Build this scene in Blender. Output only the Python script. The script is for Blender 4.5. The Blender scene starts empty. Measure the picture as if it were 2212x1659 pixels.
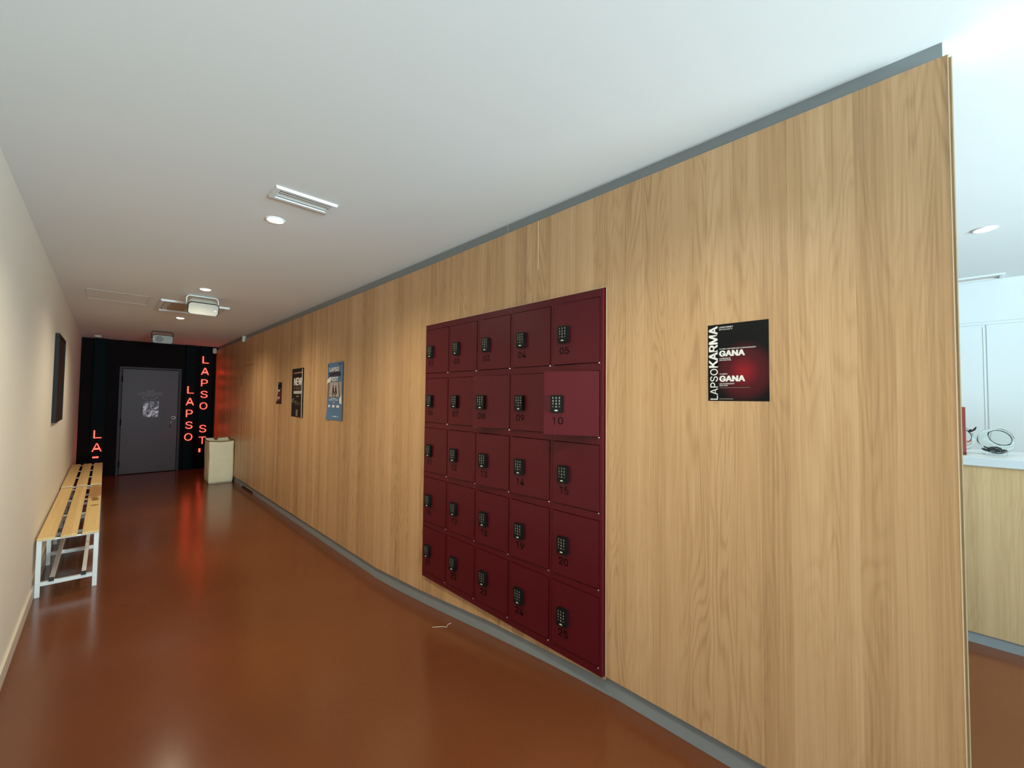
import bpy, bmesh, math, random
from mathutils import Vector, Matrix
random.seed(7)
S = bpy.context.scene
COL = S.collection
PI = math.pi

# ------------------------------------------------------------------ materials
def lin(c):
    out = []
    for v in c:
        v = v / 255.0
        out.append(v / 12.92 if v <= 0.04045 else ((v + 0.055) / 1.055) ** 2.4)
    return (out[0], out[1], out[2], 1.0)

def new_mat(name):
    m = bpy.data.materials.new(name)
    m.use_nodes = True
    nt = m.node_tree
    return m, nt, nt.nodes['Principled BSDF']

def mat(name, rgb, rough=0.5, metal=0.0, spec=0.5, var=0.0, var_scale=8.0, bump=0.0, bump_scale=200.0, emit=None, estr=0.0, coat=0.0):
    m, nt, b = new_mat(name)
    col = lin(rgb)
    b.inputs['Base Color'].default_value = col
    b.inputs['Roughness'].default_value = rough
    b.inputs['Metallic'].default_value = metal
    b.inputs['Specular IOR Level'].default_value = spec
    b.inputs['Coat Weight'].default_value = coat
    if emit is not None:
        b.inputs['Emission Color'].default_value = emit
        b.inputs['Emission Strength'].default_value = estr
    tc = None
    if var > 0 or bump > 0:
        tc = nt.nodes.new('ShaderNodeTexCoord')
    if var > 0:
        n = nt.nodes.new('ShaderNodeTexNoise')
        n.inputs['Scale'].default_value = var_scale
        n.inputs['Detail'].default_value = 4
        nt.links.new(tc.outputs['Object'], n.inputs['Vector'])
        mx = nt.nodes.new('ShaderNodeMix')
        mx.data_type = 'RGBA'
        mx.inputs[6].default_value = tuple(c * (1 - var) for c in col[:3]) + (1,)
        mx.inputs[7].default_value = tuple(min(1, c * (1 + var)) for c in col[:3]) + (1,)
        nt.links.new(n.outputs['Fac'], mx.inputs[0])
        nt.links.new(mx.outputs[2], b.inputs['Base Color'])
    if bump > 0:
        n2 = nt.nodes.new('ShaderNodeTexNoise')
        n2.inputs['Scale'].default_value = bump_scale
        n2.inputs['Detail'].default_value = 3
        nt.links.new(tc.outputs['Object'], n2.inputs['Vector'])
        bp = nt.nodes.new('ShaderNodeBump')
        bp.inputs['Strength'].default_value = bump
        bp.inputs['Distance'].default_value = 0.002
        nt.links.new(n2.outputs['Fac'], bp.inputs['Height'])
        nt.links.new(bp.outputs['Normal'], b.inputs['Normal'])
    return m

def wood_mat(name, dark, mid, light, axis_long='Z', wide=7.0, rough=0.42, loops=1.0, off=0.0, spots=None, fine=150.0, strip=11.0):
    """Laminate wood: long fibres, soft tone bands and cathedral loops along axis_long."""
    m, nt, b = new_mat(name)
    N, L = nt.nodes, nt.links
    tc = N.new('ShaderNodeTexCoord')
    def mapped(across, along):
        mp = N.new('ShaderNodeMapping')
        mp.inputs['Location'].default_value = (off, off * 1.7, off * 0.6)
        s = {'Z': (across, across, along), 'Y': (across, along, across)}[axis_long]
        mp.inputs['Scale'].default_value = s
        L.new(tc.outputs['Object'], mp.inputs['Vector'])
        return mp
    def noise(mp, detail, rgh=0.5, dist=0.0):
        n = N.new('ShaderNodeTexNoise')
        n.inputs['Scale'].default_value = 1.0
        n.inputs['Detail'].default_value = detail
        n.inputs['Roughness'].default_value = rgh
        n.inputs['Distortion'].default_value = dist
        L.new(mp.outputs['Vector'], n.inputs['Vector'])
        return n.outputs['Fac']
    def math_(op, a, c, v=None):
        q = N.new('ShaderNodeMath')
        q.operation = op
        for k, x in enumerate((a, c)):
            if x is None: continue
            if isinstance(x, (int, float)): q.inputs[k].default_value = x
            else: L.new(x, q.inputs[k])
        return q.outputs[0]
    band = noise(mapped(wide * 2.0, 0.25), 3.0, 0.55)
    fibre = noise(mapped(fine, 2.2), 3.0, 0.6)
    # narrow veneer strips: each has its own tone and its own run of cathedral figure
    sp = N.new('ShaderNodeSeparateXYZ'); L.new(tc.outputs['Object'], sp.inputs[0])
    comp = {'Z': sp.outputs['Y'], 'Y': sp.outputs['X']}[axis_long]
    sid = math_('FLOOR', math_('MULTIPLY', comp, strip), None)
    wn = N.new('ShaderNodeTexWhiteNoise'); wn.noise_dimensions = '1D'; L.new(sid, wn.inputs['W'])
    fm = mapped(wide * 1.45, 0.95)
    fo = N.new('ShaderNodeVectorMath'); fo.operation = 'ADD'
    cx_ = N.new('ShaderNodeCombineXYZ')
    sh = math_('MULTIPLY', wn.outputs['Value'], 9.0)
    L.new(sh, cx_.inputs[0]); L.new(sh, cx_.inputs[2 if axis_long == 'Z' else 1])
    L.new(fm.outputs['Vector'], fo.inputs[0]); L.new(cx_.outputs[0], fo.inputs[1])
    fn = N.new('ShaderNodeTexNoise'); fn.inputs['Scale'].default_value = 1.0; fn.inputs['Detail'].default_value = 1.6
    fn.inputs['Roughness'].default_value = 0.42; fn.inputs['Distortion'].default_value = 0.3
    L.new(fo.outputs[0], fn.inputs['Vector'])
    ring = math_('SINE', math_('MULTIPLY', fn.outputs['Fac'], 105.0), None)
    ring = math_('POWER', math_('ADD', math_('MULTIPLY', ring, 0.5), 0.5), 2.2)
    mask = noise(mapped(wide * 0.7, 0.5), 1.0)
    mask = math_('MULTIPLY', math_('SUBTRACT', mask, 0.33), 3.2)
    mk = N.new('ShaderNodeClamp'); L.new(mask, mk.inputs[0])
    ring = math_('MULTIPLY', ring, mk.outputs[0])
    t = math_('ADD', math_('MULTIPLY', math_('SUBTRACT', band, 0.5), 0.75), 0.56)
    t = math_('ADD', t, math_('MULTIPLY', math_('SUBTRACT', fibre, 0.5), 0.70))
    t = math_('ADD', t, math_('MULTIPLY', math_('SUBTRACT', wn.outputs['Value'], 0.5), 0.26))
    t = math_('ADD', t, math_('MULTIPLY', ring, -0.28 * loops))
    cr = N.new('ShaderNodeValToRGB')
    cr.color_ramp.elements[0].position = 0.12
    cr.color_ramp.elements[0].color = lin(dark)
    cr.color_ramp.elements[1].position = 0.86
    cr.color_ramp.elements[1].color = lin(light)
    e = cr.color_ramp.elements.new(0.5)
    e.color = lin(mid)
    L.new(t, cr.inputs[0])
    out = cr.outputs[0]
    if spots:
        for (px, py, pz, rad, colr, amt) in spots:
            mp = N.new('ShaderNodeMapping')
            mp.vector_type = 'TEXTURE'
            mp.inputs['Location'].default_value = (px, py, pz)
            mp.inputs['Scale'].default_value = rad
            L.new(tc.outputs['Object'], mp.inputs['Vector'])
            wob = N.new('ShaderNodeTexNoise'); wob.inputs['Scale'].default_value = 14.0
            L.new(tc.outputs['Object'], wob.inputs['Vector'])
            ln = N.new('ShaderNodeVectorMath'); ln.operation = 'LENGTH'
            L.new(mp.outputs['Vector'], ln.inputs[0])
            d = math_('ADD', ln.outputs['Value'], math_('MULTIPLY', math_('SUBTRACT', wob.outputs['Fac'], 0.5), 1.1))
            mr = N.new('ShaderNodeMapRange')
            mr.inputs[1].default_value = 1.05; mr.inputs[2].default_value = 0.8
            mr.inputs[3].default_value = 0.0; mr.inputs[4].default_value = amt
            L.new(d, mr.inputs[0])
            mx = N.new('ShaderNodeMix'); mx.data_type = 'RGBA'
            L.new(mr.outputs[0], mx.inputs[0]); L.new(out, mx.inputs[6])
            mx.inputs[7].default_value = lin(colr)
            out = mx.outputs[2]
    L.new(out, b.inputs['Base Color'])
    b.inputs['Roughness'].default_value = rough
    b.inputs['Specular IOR Level'].default_value = 0.4
    bp = N.new('ShaderNodeBump'); bp.inputs['Strength'].default_value = 0.12; bp.inputs['Distance'].default_value = 0.0006
    L.new(fibre, bp.inputs['Height']); L.new(bp.outputs['Normal'], b.inputs['Normal'])
    return m

M = {}
M['wood'] = wood_mat('oak_laminate', (162, 126, 86), (199, 159, 115), (217, 180, 137), 'Z', wide=6.0, rough=0.38, loops=0.78)
M['wood_pale'] = wood_mat('pale_oak_laminate', (176, 145, 104), (196, 166, 124), (208, 180, 140), 'Z', wide=6.0, off=3.1, loops=0.6)
M['edge'] = mat('pale_edge_and_highlight', (226, 204, 168), 0.6, spec=0.2)
M['gap'] = mat('dark_gap', (34, 24, 16), 0.8)
M['white_wall'] = mat('white_wall_paint', (232, 226, 212), 0.75, var=0.015, var_scale=1.2, bump=0.05, bump_scale=60)
M['ceil'] = mat('white_ceiling_paint', (226, 226, 224), 0.8, var=0.012, var_scale=1.5, bump=0.04, bump_scale=50)
M['grey'] = mat('grey_paint', (139, 146, 149), 0.5, var=0.04, var_scale=12)
M['skirt_w'] = mat('cream_skirting_paint', (214, 204, 186), 0.45)
M['black_wall'] = mat('black_wall_paint', (22, 14, 14), 0.7, spec=0.06, var=0.06, var_scale=3)
M['door'] = mat('charcoal_door_paint', (78, 60, 62), 0.4, spec=0.17, var=0.05, var_scale=3)
M['doorframe'] = mat('charcoal_frame_paint', (56, 48, 51), 0.45, spec=0.14)
M['steel'] = mat('brushed_steel', (190, 188, 182), 0.3, metal=1.0)
M['maroon'] = mat('maroon_locker_enamel', (84, 9, 22), 0.36, spec=0.36, var=0.03, var_scale=5, bump=0.03, bump_scale=900)
M['maroon_in'] = mat('maroon_locker_inside', (58, 14, 20), 0.6)
M['keypad'] = mat('black_keypad_plastic', (11, 13, 13), 0.45, spec=0.25)
M['glyph'] = mat('keypad_white_print', (215, 222, 208), 0.5)
M['num'] = mat('black_number_vinyl', (10, 4, 7), 0.6, spec=0.12)
M['pin'] = mat('pin_nickel', (225, 205, 200), 0.3, metal=0.6)
M['white_metal'] = mat('white_powder_coat', (222, 226, 224), 0.4)
M['black_plastic'] = mat('black_plastic', (14, 14, 15), 0.5)
M['slat'] = wood_mat('pine_slat', (200, 165, 106), (219, 186, 126), (231, 200, 142), 'Y', wide=16.0, rough=0.42, off=1.3)
M['slat_stained'] = wood_mat('stained_pine_slat', (200, 165, 106), (219, 186, 126), (231, 200, 142), 'Y', wide=16.0, rough=0.42, off=2.2,
    spots=[(0.29, 1.95, 0.45, (0.07, 0.52, 0.3), (150, 98, 50), 0.75), (0.295, 1.42, 0.45, (0.032, 0.09, 0.3), (112, 68, 28), 0.8), (0.295, 1.1, 0.45, (0.03, 0.05, 0.3), (128, 82, 34), 0.7)])
M['canvas'] = mat('cream_canvas', (236, 227, 194), 0.9, var=0.06, var_scale=9, bump=0.5, bump_scale=40)
M['rim'] = mat('brown_rim_tape', (120, 92, 60), 0.7)
M['speaker_body'] = mat('white_speaker_plastic', (206, 202, 190), 0.5, spec=0.3)
M['grille'] = mat('white_speaker_grille', (192, 190, 180), 0.7, spec=0.2, bump=0.4, bump_scale=700)
M['grille_grey'] = mat('grey_speaker_grille', (168, 170, 164), 0.65, bump=0.4, bump_scale=700)
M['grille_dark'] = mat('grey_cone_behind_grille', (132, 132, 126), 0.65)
M['charcoal'] = mat('charcoal_rubber', (40, 40, 38), 0.6)
M['vent'] = mat('white_vent_metal', (225, 228, 228), 0.4)
M['vent_in'] = mat('grey_vent_inside', (214, 204, 196), 0.7)
M['filter'] = mat('pale_filter_cloth', (176, 166, 150), 0.9, bump=0.4, bump_scale=300)
M['alu'] = mat('dark_anodised_frame', (36, 36, 36), 0.55, spec=0.12)
M['screen'] = mat('black_picture_front', (38, 34, 32), 0.5, spec=0.15)
M['lens'] = mat('lit_lamp_lens', (255, 240, 210), 0.4, emit=(1.0, 0.80, 0.48, 1), estr=40.0)
M['neon'] = mat('lit_red_letter', (255, 60, 40), 0.4, emit=(1.0, 0.062, 0.036, 1), estr=3.9)
M['sign_board'] = mat('dark_teal_sign_board', (8, 17, 19), 0.6, spec=0.05)
M['paper_white'] = mat('white_paper', (238, 236, 228), 0.6)
M['ink_white'] = mat('white_print', (240, 240, 236), 0.55)
M['ink_grey'] = mat('grey_vinyl_print', (150, 146, 140), 0.55)
M['ink_dark'] = mat('dark_print', (34, 24, 26), 0.55)
M['ink_maroon'] = mat('dark_maroon_print', (52, 18, 30), 0.55)
M['ink_pink'] = mat('dusty_pink_print', (176, 120, 108), 0.55)
M['ink_mid'] = mat('mid_grey_print', (122, 112, 100), 0.55)
M['poster_black'] = mat('black_poster_paper', (30, 26, 26), 0.5, spec=0.2)
M['poster_blue'] = mat('blue_poster_paper', (88, 124, 164), 0.5, var=0.04, var_scale=20)
M['poster_sky'] = mat('poster_photo_sky', (184, 172, 164), 0.5)
M['worktop'] = mat('pale_grey_worktop', (196, 202, 204), 0.3)
M['cupboard'] = mat('white_cupboard_paint', (222, 226, 226), 0.45)
M['carcass'] = mat('pale_carcass', (190, 198, 200), 0.6)
M['red_board'] = mat('brick_red_board', (140, 62, 58), 0.4)
M['candy'] = mat('salmon_candy_wrapper', (236, 150, 120), 0.4, var=0.1, var_scale=60)
M['candy_pale'] = mat('pale_pink_candy_wrapper', (240, 206, 190), 0.4, var=0.08, var_scale=60)
M['tray'] = mat('dark_grey_goods', (52, 54, 54), 0.45)
M['thread'] = mat('white_thread', (225, 205, 190), 0.8)
M['plaster'] = mat('hall_plaster', (214, 214, 210), 0.8)

# glass for the jars
g, nt, b = new_mat('clear_glass')
b.inputs['Base Color'].default_value = (0.96, 1.0, 0.99, 1)
b.inputs['Roughness'].default_value = 0.02
b.inputs['Transmission Weight'].default_value = 1.0
b.inputs['IOR'].default_value = 1.22
M['glass'] = g

# floor: terracotta epoxy, glossy with soft rollers' marks
m, nt, b = new_mat('terracotta_epoxy_floor')
tc = nt.nodes.new('ShaderNodeTexCoord')
n1 = nt.nodes.new('ShaderNodeTexNoise'); n1.inputs['Scale'].default_value = 0.9; n1.inputs['Detail'].default_value = 5
n2 = nt.nodes.new('ShaderNodeTexNoise'); n2.inputs['Scale'].default_value = 45; n2.inputs['Detail'].default_value = 3
nt.links.new(tc.outputs['Object'], n1.inputs['Vector']); nt.links.new(tc.outputs['Object'], n2.inputs['Vector'])
ad = nt.nodes.new('ShaderNodeMath'); ad.operation = 'MULTIPLY_ADD'; ad.inputs[1].default_value = 0.25
nt.links.new(n2.outputs['Fac'], ad.inputs[0]); nt.links.new(n1.outputs['Fac'], ad.inputs[2])
cr = nt.nodes.new('ShaderNodeValToRGB')
cr.color_ramp.elements[0].position = 0.35; cr.color_ramp.elements[0].color = lin((99, 53, 27))
cr.color_ramp.elements[1].position = 0.85; cr.color_ramp.elements[1].color = lin((113, 62, 34))
nt.links.new(ad.outputs[0], cr.inputs[0]); nt.links.new(cr.outputs[0], b.inputs['Base Color'])
rr = nt.nodes.new('ShaderNodeMapRange'); rr.inputs[3].default_value = 0.16; rr.inputs[4].default_value = 0.23
nt.links.new(n1.outputs['Fac'], rr.inputs[0]); nt.links.new(rr.outputs[0], b.inputs['Roughness'])
b.inputs['Specular IOR Level'].default_value = 0.45
bp = nt.nodes.new('ShaderNodeBump'); bp.inputs['Strength'].default_value = 0.08; bp.inputs['Distance'].default_value = 0.004
n3 = nt.nodes.new('ShaderNodeTexNoise'); n3.inputs['Scale'].default_value = 3.0; n3.inputs['Detail'].default_value = 2
nt.links.new(tc.outputs['Object'], n3.inputs['Vector']); nt.links.new(n3.outputs['Fac'], bp.inputs['Height'])
nt.links.new(bp.outputs['Normal'], b.inputs['Normal'])
M['floor'] = m

# karma poster: black sheet with a printed round red blush (design of the print itself)
m, nt, b = new_mat('black_poster_with_red_blush_print')
tc = nt.nodes.new('ShaderNodeTexCoord')
mp = nt.nodes.new('ShaderNodeMapping'); mp.vector_type = 'TEXTURE'
mp.inputs['Location'].default_value = (0, -0.128, -0.187); mp.inputs['Scale'].default_value = (1, 0.115, 0.125)
nt.links.new(tc.outputs['Object'], mp.inputs['Vector'])
ln = nt.nodes.new('ShaderNodeVectorMath'); ln.operation = 'LENGTH'; nt.links.new(mp.outputs['Vector'], ln.inputs[0])
cr = nt.nodes.new('ShaderNodeValToRGB'); cr.color_ramp.interpolation = 'EASE'
cr.color_ramp.elements[0].position = 0.0; cr.color_ramp.elements[0].color = lin((140, 26, 36))
cr.color_ramp.elements[1].position = 1.0; cr.color_ramp.elements[1].color = lin((8, 11, 13))
e = cr.color_ramp.elements.new(0.55); e.color = lin((78, 20, 28))
nt.links.new(ln.outputs['Value'], cr.inputs[0]); nt.links.new(cr.outputs[0], b.inputs['Base Color'])
b.inputs['Roughness'].default_value = 0.5
b.inputs['Specular IOR Level'].default_value = 0.18
M['karma'] = m

# photo print on the far door: generic black and white marbling
m, nt, b = new_mat('black_and_white_abstract_print')
tc = nt.nodes.new('ShaderNodeTexCoord')
n1 = nt.nodes.new('ShaderNodeTexNoise'); n1.inputs['Scale'].default_value = 7.5; n1.inputs['Detail'].default_value = 5; n1.inputs['Distortion'].default_value = 2.2
nt.links.new(tc.outputs['Object'], n1.inputs['Vector'])
cr = nt.nodes.new('ShaderNodeValToRGB')
cr.color_ramp.elements[0].position = 0.42; cr.color_ramp.elements[0].color = lin((60, 42, 52))
cr.color_ramp.elements[1].position = 0.60; cr.color_ramp.elements[1].color = lin((250, 250, 255))
e = cr.color_ramp.elements.new(0.5); e.color = lin((150, 138, 158))
nt.links.new(n1.outputs['Fac'], cr.inputs[0]); nt.links.new(cr.outputs[0], b.inputs['Base Color'])
M['print'] = m

# ------------------------------------------------------------------ geometry helpers
def box(bm, x0, x1, y0, y1, z0, z1, mi=0):
    vs = [bm.verts.new(p) for p in ((x0, y0, z0), (x1, y0, z0), (x1, y1, z0), (x0, y1, z0), (x0, y0, z1), (x1, y0, z1), (x1, y1, z1), (x0, y1, z1))]
    fs = []
    for q in ((0, 3, 2, 1), (4, 5, 6, 7), (0, 1, 5, 4), (1, 2, 6, 5), (2, 3, 7, 6), (3, 0, 4, 7)):
        f = bm.faces.new([vs[i] for i in q]); f.material_index = mi; fs.append(f)
    return vs, fs

def prism(bm, pts, axis, a0, a1, mi=0):
    """Extrude a 2-D polygon along an axis. axis X: pts are (y,z); Y: (x,z); Z: (x,y)."""
    def P(p, a):
        return {'X': (a, p[0], p[1]), 'Y': (p[0], a, p[1]), 'Z': (p[0], p[1], a)}[axis]
    A = [bm.verts.new(P(p, a0)) for p in pts]
    B = [bm.verts.new(P(p, a1)) for p in pts]
    n = len(pts)
    fs = [bm.faces.new(A), bm.faces.new(B[::-1])]
    for i in range(n):
        fs.append(bm.faces.new((A[i], B[i], B[(i + 1) % n], A[(i + 1) % n])))
    for f in fs: f.material_index = mi
    return fs

def tube(bm, pts, r, seg=8, closed=False, cap=True, mi=0):
    pts = [Vector(p) for p in pts]
    rings = []
    n = len(pts)
    up = None
    for i, p in enumerate(pts):
        if closed: d = (pts[(i + 1) % n] - pts[i - 1]).normalized()
        else: d = (pts[min(i + 1, n - 1)] - pts[max(i - 1, 0)]).normalized()
        if up is None:
            up = d.orthogonal().normalized()
        else:
            up = (up - d * up.dot(d))
            up = up.normalized() if up.length > 1e-6 else d.orthogonal().normalized()
        s = d.cross(up)
        rings.append([bm.verts.new(p + (up * math.cos(2 * PI * k / seg) + s * math.sin(2 * PI * k / seg)) * r) for k in range(seg)])
    m_ = n if closed else n - 1
    for i in range(m_):
        a, c = rings[i], rings[(i + 1) % n]
        for k in range(seg):
            f = bm.faces.new((a[k], a[(k + 1) % seg], c[(k + 1) % seg], c[k])); f.material_index = mi
    if cap and not closed:
        f = bm.faces.new(rings[0][::-1]); f.material_index = mi
        f = bm.faces.new(rings[-1]); f.material_index = mi

def lathe(bm, prof, seg=32, c=(0, 0, 0), mi=0, rot=None, close=False):
    rings = []
    for r, z in prof:
        ring = []
        if r < 1e-6:
            v = Vector((0, 0, z))
            if rot: v = rot @ v
            ring = [bm.verts.new(v + Vector(c))]
        else:
            for k in range(seg):
                a = 2 * PI * k / seg
                v = Vector((r * math.cos(a), r * math.sin(a), z))
                if rot: v = rot @ v
                ring.append(bm.verts.new(v + Vector(c)))
        rings.append(ring)
    prs = list(zip(rings[:-1], rings[1:]))
    if close: prs.append((rings[-1], rings[0]))
    for a, d in prs:
        for k in range(seg):
            k2 = (k + 1) % seg
            if len(a) == 1 and len(d) == 1: continue
            if len(a) == 1: f = bm.faces.new((a[0], d[k], d[k2]))
            elif len(d) == 1: f = bm.faces.new((a[k], d[0], a[k2]))
            else: f = bm.faces.new((a[k], d[k], d[k2], a[k2]))
            f.material_index = mi

def round_rect(w, h, r, seg=6):
    pts = []
    for cx, cy, a0 in ((w / 2 - r, h / 2 - r, 0), (-w / 2 + r, h / 2 - r, PI / 2), (-w / 2 + r, -h / 2 + r, PI), (w / 2 - r, -h / 2 + r, 1.5 * PI)):
        for k in range(seg + 1):
            a = a0 + PI / 2 * k / seg
            pts.append((cx + r * math.cos(a), cy + r * math.sin(a)))
    return pts

WO = {}   # world origin of each object as built (before any rotation)
def obj(name, bm, mats, parent=None, origin=None, smooth=False, bevel=0.0, bseg=2):
    me = bpy.data.meshes.new(name)
    if not isinstance(mats, (list, tuple)): mats = [mats]
    org = Vector(origin) if origin is not None else (WO[parent.name] if parent else Vector((0, 0, 0)))
    bmesh.ops.recalc_face_normals(bm, faces=bm.faces[:])
    for v in bm.verts: v.co -= org
    bm.to_mesh(me); bm.free()
    for m in mats: me.materials.append(m)
    o = bpy.data.objects.new(name, me)
    COL.objects.link(o)
    WO[o.name] = org.copy()
    if parent:
        o.parent = parent
        o.location = org - WO[parent.name]
    else:
        o.location = org
    if smooth:
        for p in me.polygons: p.use_smooth = True
    if bevel > 0:
        md = o.modifiers.new('bevel', 'BEVEL'); md.width = bevel; md.segments = bseg; md.limit_method = 'ANGLE'; md.angle_limit = math.radians(40)
    return o

def thing(name, loc, label, cat, group=None):
    o = bpy.data.objects.new(name, None)
    COL.objects.link(o)
    o.location = loc
    o.empty_display_size = 0.1
    WO[o.name] = Vector(loc)
    tag(o, label, cat, group)
    return o

def tag(o, label, cat, group=None):
    o['label'] = label; o['category'] = cat
    if group: o['group'] = group
    return o

def struct(o, label=None, cat=None):
    o['kind'] = 'structure'
    if label: o['label'] = label
    if cat: o['category'] = cat
    return o

def BM(): return bmesh.new()

# lettering -------------------------------------------------------------
try:
    import os
    FONT = bpy.data.fonts.load(os.path.join(bpy.utils.system_resource('DATAFILES'), 'fonts', 'Inter.woff2'))
except Exception:
    FONT = None
_tcache = {}
def glyph_mesh(body, bold=0.0, space=1.0):
    key = (body, bold, space)
    if key in _tcache: return _tcache[key]
    cu = bpy.data.curves.new('lettering_curve', 'FONT')
    cu.body = body
    if FONT: cu.font = FONT
    cu.size = 1.0
    cu.offset = bold
    cu.space_character = space
    cu.resolution_u = 4
    cu.align_x = 'LEFT'
    o = bpy.data.objects.new('lettering_temp', cu)
    COL.objects.link(o)
    dg = bpy.context.evaluated_depsgraph_get()
    me = bpy.data.meshes.new_from_object(o.evaluated_get(dg))
    vs = [v.co.copy() for v in me.vertices]
    fs = [tuple(p.vertices) for p in me.polygons]
    bpy.data.objects.remove(o); bpy.data.curves.remove(cu); bpy.data.meshes.remove(me)
    if not vs: return ([], [], 0, 0, 1, 1)
    x0 = min(v.x for v in vs); x1 = max(v.x for v in vs); y0 = min(v.y for v in vs); y1 = max(v.y for v in vs)
    _tcache[key] = (vs, fs, x0, y0, x1, y1)
    return _tcache[key]

def text_one(bm, body, org, ex, ey, w=None, h=None, bold=0.0, depth=0.0, mi=0, space=1.0):
    """Letters fitted to a box w x h whose lower-left corner is org, spanned by ex and ey; extruded by depth along ex x ey."""
    vs, fs, x0, y0, x1, y1 = glyph_mesh(body, bold, space)
    if not vs: return
    org, ex, ey = Vector(org), Vector(ex), Vector(ey)
    en = ex.cross(ey)
    sx = w / (x1 - x0) if w else None
    sy = h / (y1 - y0) if h else None
    if sx is None: sx = sy
    if sy is None: sy = sx
    def put(v, d): return org + ex * ((v.x - x0) * sx) + ey * ((v.y - y0) * sy) + en * d
    A = [bm.verts.new(put(v, depth)) for v in vs]
    for f in fs:
        try:
            q = bm.faces.new([A[i] for i in f]); q.material_index = mi
        except ValueError: pass
    if depth > 0.002:
        B = [bm.verts.new(put(v, 0)) for v in vs]
        cnt = {}
        for f in fs:
            for i in range(len(f)):
                e = (f[i], f[(i + 1) % len(f)])
                cnt[tuple(sorted(e))] = cnt.get(tuple(sorted(e)), []) + [e]
        for k, l in cnt.items():
            if len(l) == 1:
                a, c = l[0]
                try:
                    q = bm.faces.new((A[a], B[a], B[c], A[c])); q.material_index = mi
                except ValueError: pass

def text(bm, body, org, ex, ey, w=None, h=None, bold=0.0, depth=0.0, mi=0, space=1.0):
    """bold > 0 thickens the strokes by laying slightly shifted copies of the letters over each other."""
    if bold <= 0.006:
        return text_one(bm, body, org, ex, ey, w, h, bold, depth, mi, space)
    org, ex, ey = Vector(org), Vector(ex), Vector(ey)
    vs, fs, x0, y0, x1, y1 = glyph_mesh(body, 0.0, space)
    sx = w / (x1 - x0) if w else h / (y1 - y0)
    sy = h / (y1 - y0) if h else sx
    bx, by = bold * sx, bold * 0.6 * sy
    w2 = (x1 - x0) * sx - 2 * bx
    h2 = (y1 - y0) * sy - 2 * by
    n = ex.cross(ey)
    k = 0
    for i, j in ((0, 0), (-1, 0), (1, 0), (0, 1), (0, -1), (-0.7, 0.7), (0.7, -0.7), (0.7, 0.7), (-0.7, -0.7)):
        text_one(bm, body, org + ex * (bx + i * bx) + ey * (by + j * by) + n * (0.00002 * k), ex, ey, w2, h2, 0.0, depth, mi, space)
        k += 1

EW = (Vector((0, -1, 0)), Vector((0, 0, 1)))    # facing -X (on the wood partition)
EF = (Vector((1, 0, 0)), Vector((0, 0, 1)))     # facing -Y (on the far wall)

# ------------------------------------------------------------------ levels of the place
ZC = 2.615          # ceiling
ZN = 0.187          # upper floor (entrance side)
XL, XW = -0.362, 1.700
YF, YB = 11.10, -5.0
XR = 5.366
def zf(y):          # corridor floor profile with the ramp
    if y >= 3.40: return 0.0
    if y <= 1.05: return ZN
    t = (3.40 - y) / 2.35
    s = t * t * (3 - 2 * t)
    return ZN * (0.5 * t + 0.5 * s)

# floor
bm = BM()
ys = [YB, -0.04, 1.05] + [1.05 + 2.35 * k / 14 for k in range(1, 15)] + [YF + 0.1]
prof = [(y, zf(y)) for y in ys]
prism(bm, prof + [(YF + 0.1, -0.25), (YB, -0.25)], 'X', XL - 0.1, 1.80)
box(bm, 1.80, XR + 0.1, YB, 3.1, -0.25, ZN)
fl = obj('floor', bm, M['floor'], smooth=True); fl.data.set_sharp_from_angle(angle=math.radians(25)); struct(fl)

# ceiling
bm = BM(); box(bm, XL - 0.1, XR + 0.1, YB - 0.1, YF + 0.1, ZC, ZC + 0.15)
struct(obj('ceiling', bm, M['ceil']))

# left wall
bm = BM(); box(bm, XL - 0.12, XL, YB - 0.1, YF + 0.1, -0.25, ZC)
struct(obj('wall_left', bm, M['white_wall']))
bm = BM(); box(bm, XL - 0.001, XL + 0.02, YB, 0.3, ZN, ZC)  # added unseen grey panel, cuts light bounced onto the wood wall end
struct(obj('wall_bounce_cut', bm, mat('grey_bounce_cut', (132, 126, 118), 0.6, var=0.05, var_scale=4)))
bm = BM()
pl = [(y, zf(y)) for y in [0.31, 1.05] + [1.05 + 2.35 * k / 10 for k in range(1, 11)] + [YF]]
prism(bm, pl + [(y, z + 0.092) for y, z in pl[::-1]], 'X', XL, -0.348)
struct(obj('baseboard_left', bm, M['skirt_w'], bevel=0.002))

# far wall (black) with the door
bm = BM(); box(bm, XL - 0.1, 1.90, YF, YF + 0.12, -0.25, ZC)
struct(obj('wall_far', bm, M['black_wall']))

# wood partition: front panels, core behind them
Y0, Y1 = 1.108, 2.655      # locker opening
ZL0, ZL1 = 0.268, 2.096
ZT = 2.545
bm = BM()
XP = XW + 0.016
def pane(pts): prism(bm, pts, 'X', XW, XP)
pane([(-0.031, 0.274), (Y0, 0.274), (Y0, ZT + 0.012), (-0.031, ZT + 0.014)])
pane([(Y0, ZL1), (1.549, ZL1), (1.549, ZT + 0.008), (Y0, ZT + 0.012)])
pane([(1.551, ZL1), (Y1, ZL1), (Y1, ZT), (1.551, ZT + 0.008)])
pane([(Y0, zf(Y0) + 0.074), (1.9, zf(1.9) + 0.09), (Y1, zf(Y1) + 0.094), (Y1, ZL0), (Y0, ZL0)])
pane([(Y1, zf(Y1) + 0.094), (3.4, 0.097), (7.756, 0.10), (7.756, ZT), (Y1, ZT)])
pane([(7.756, 2.084), (8.500, 2.084), (8.500, ZT), (7.756, ZT)])
pane([(8.500, 0.10), (YF, 0.10), (YF, ZT), (8.500, ZT)])
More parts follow.
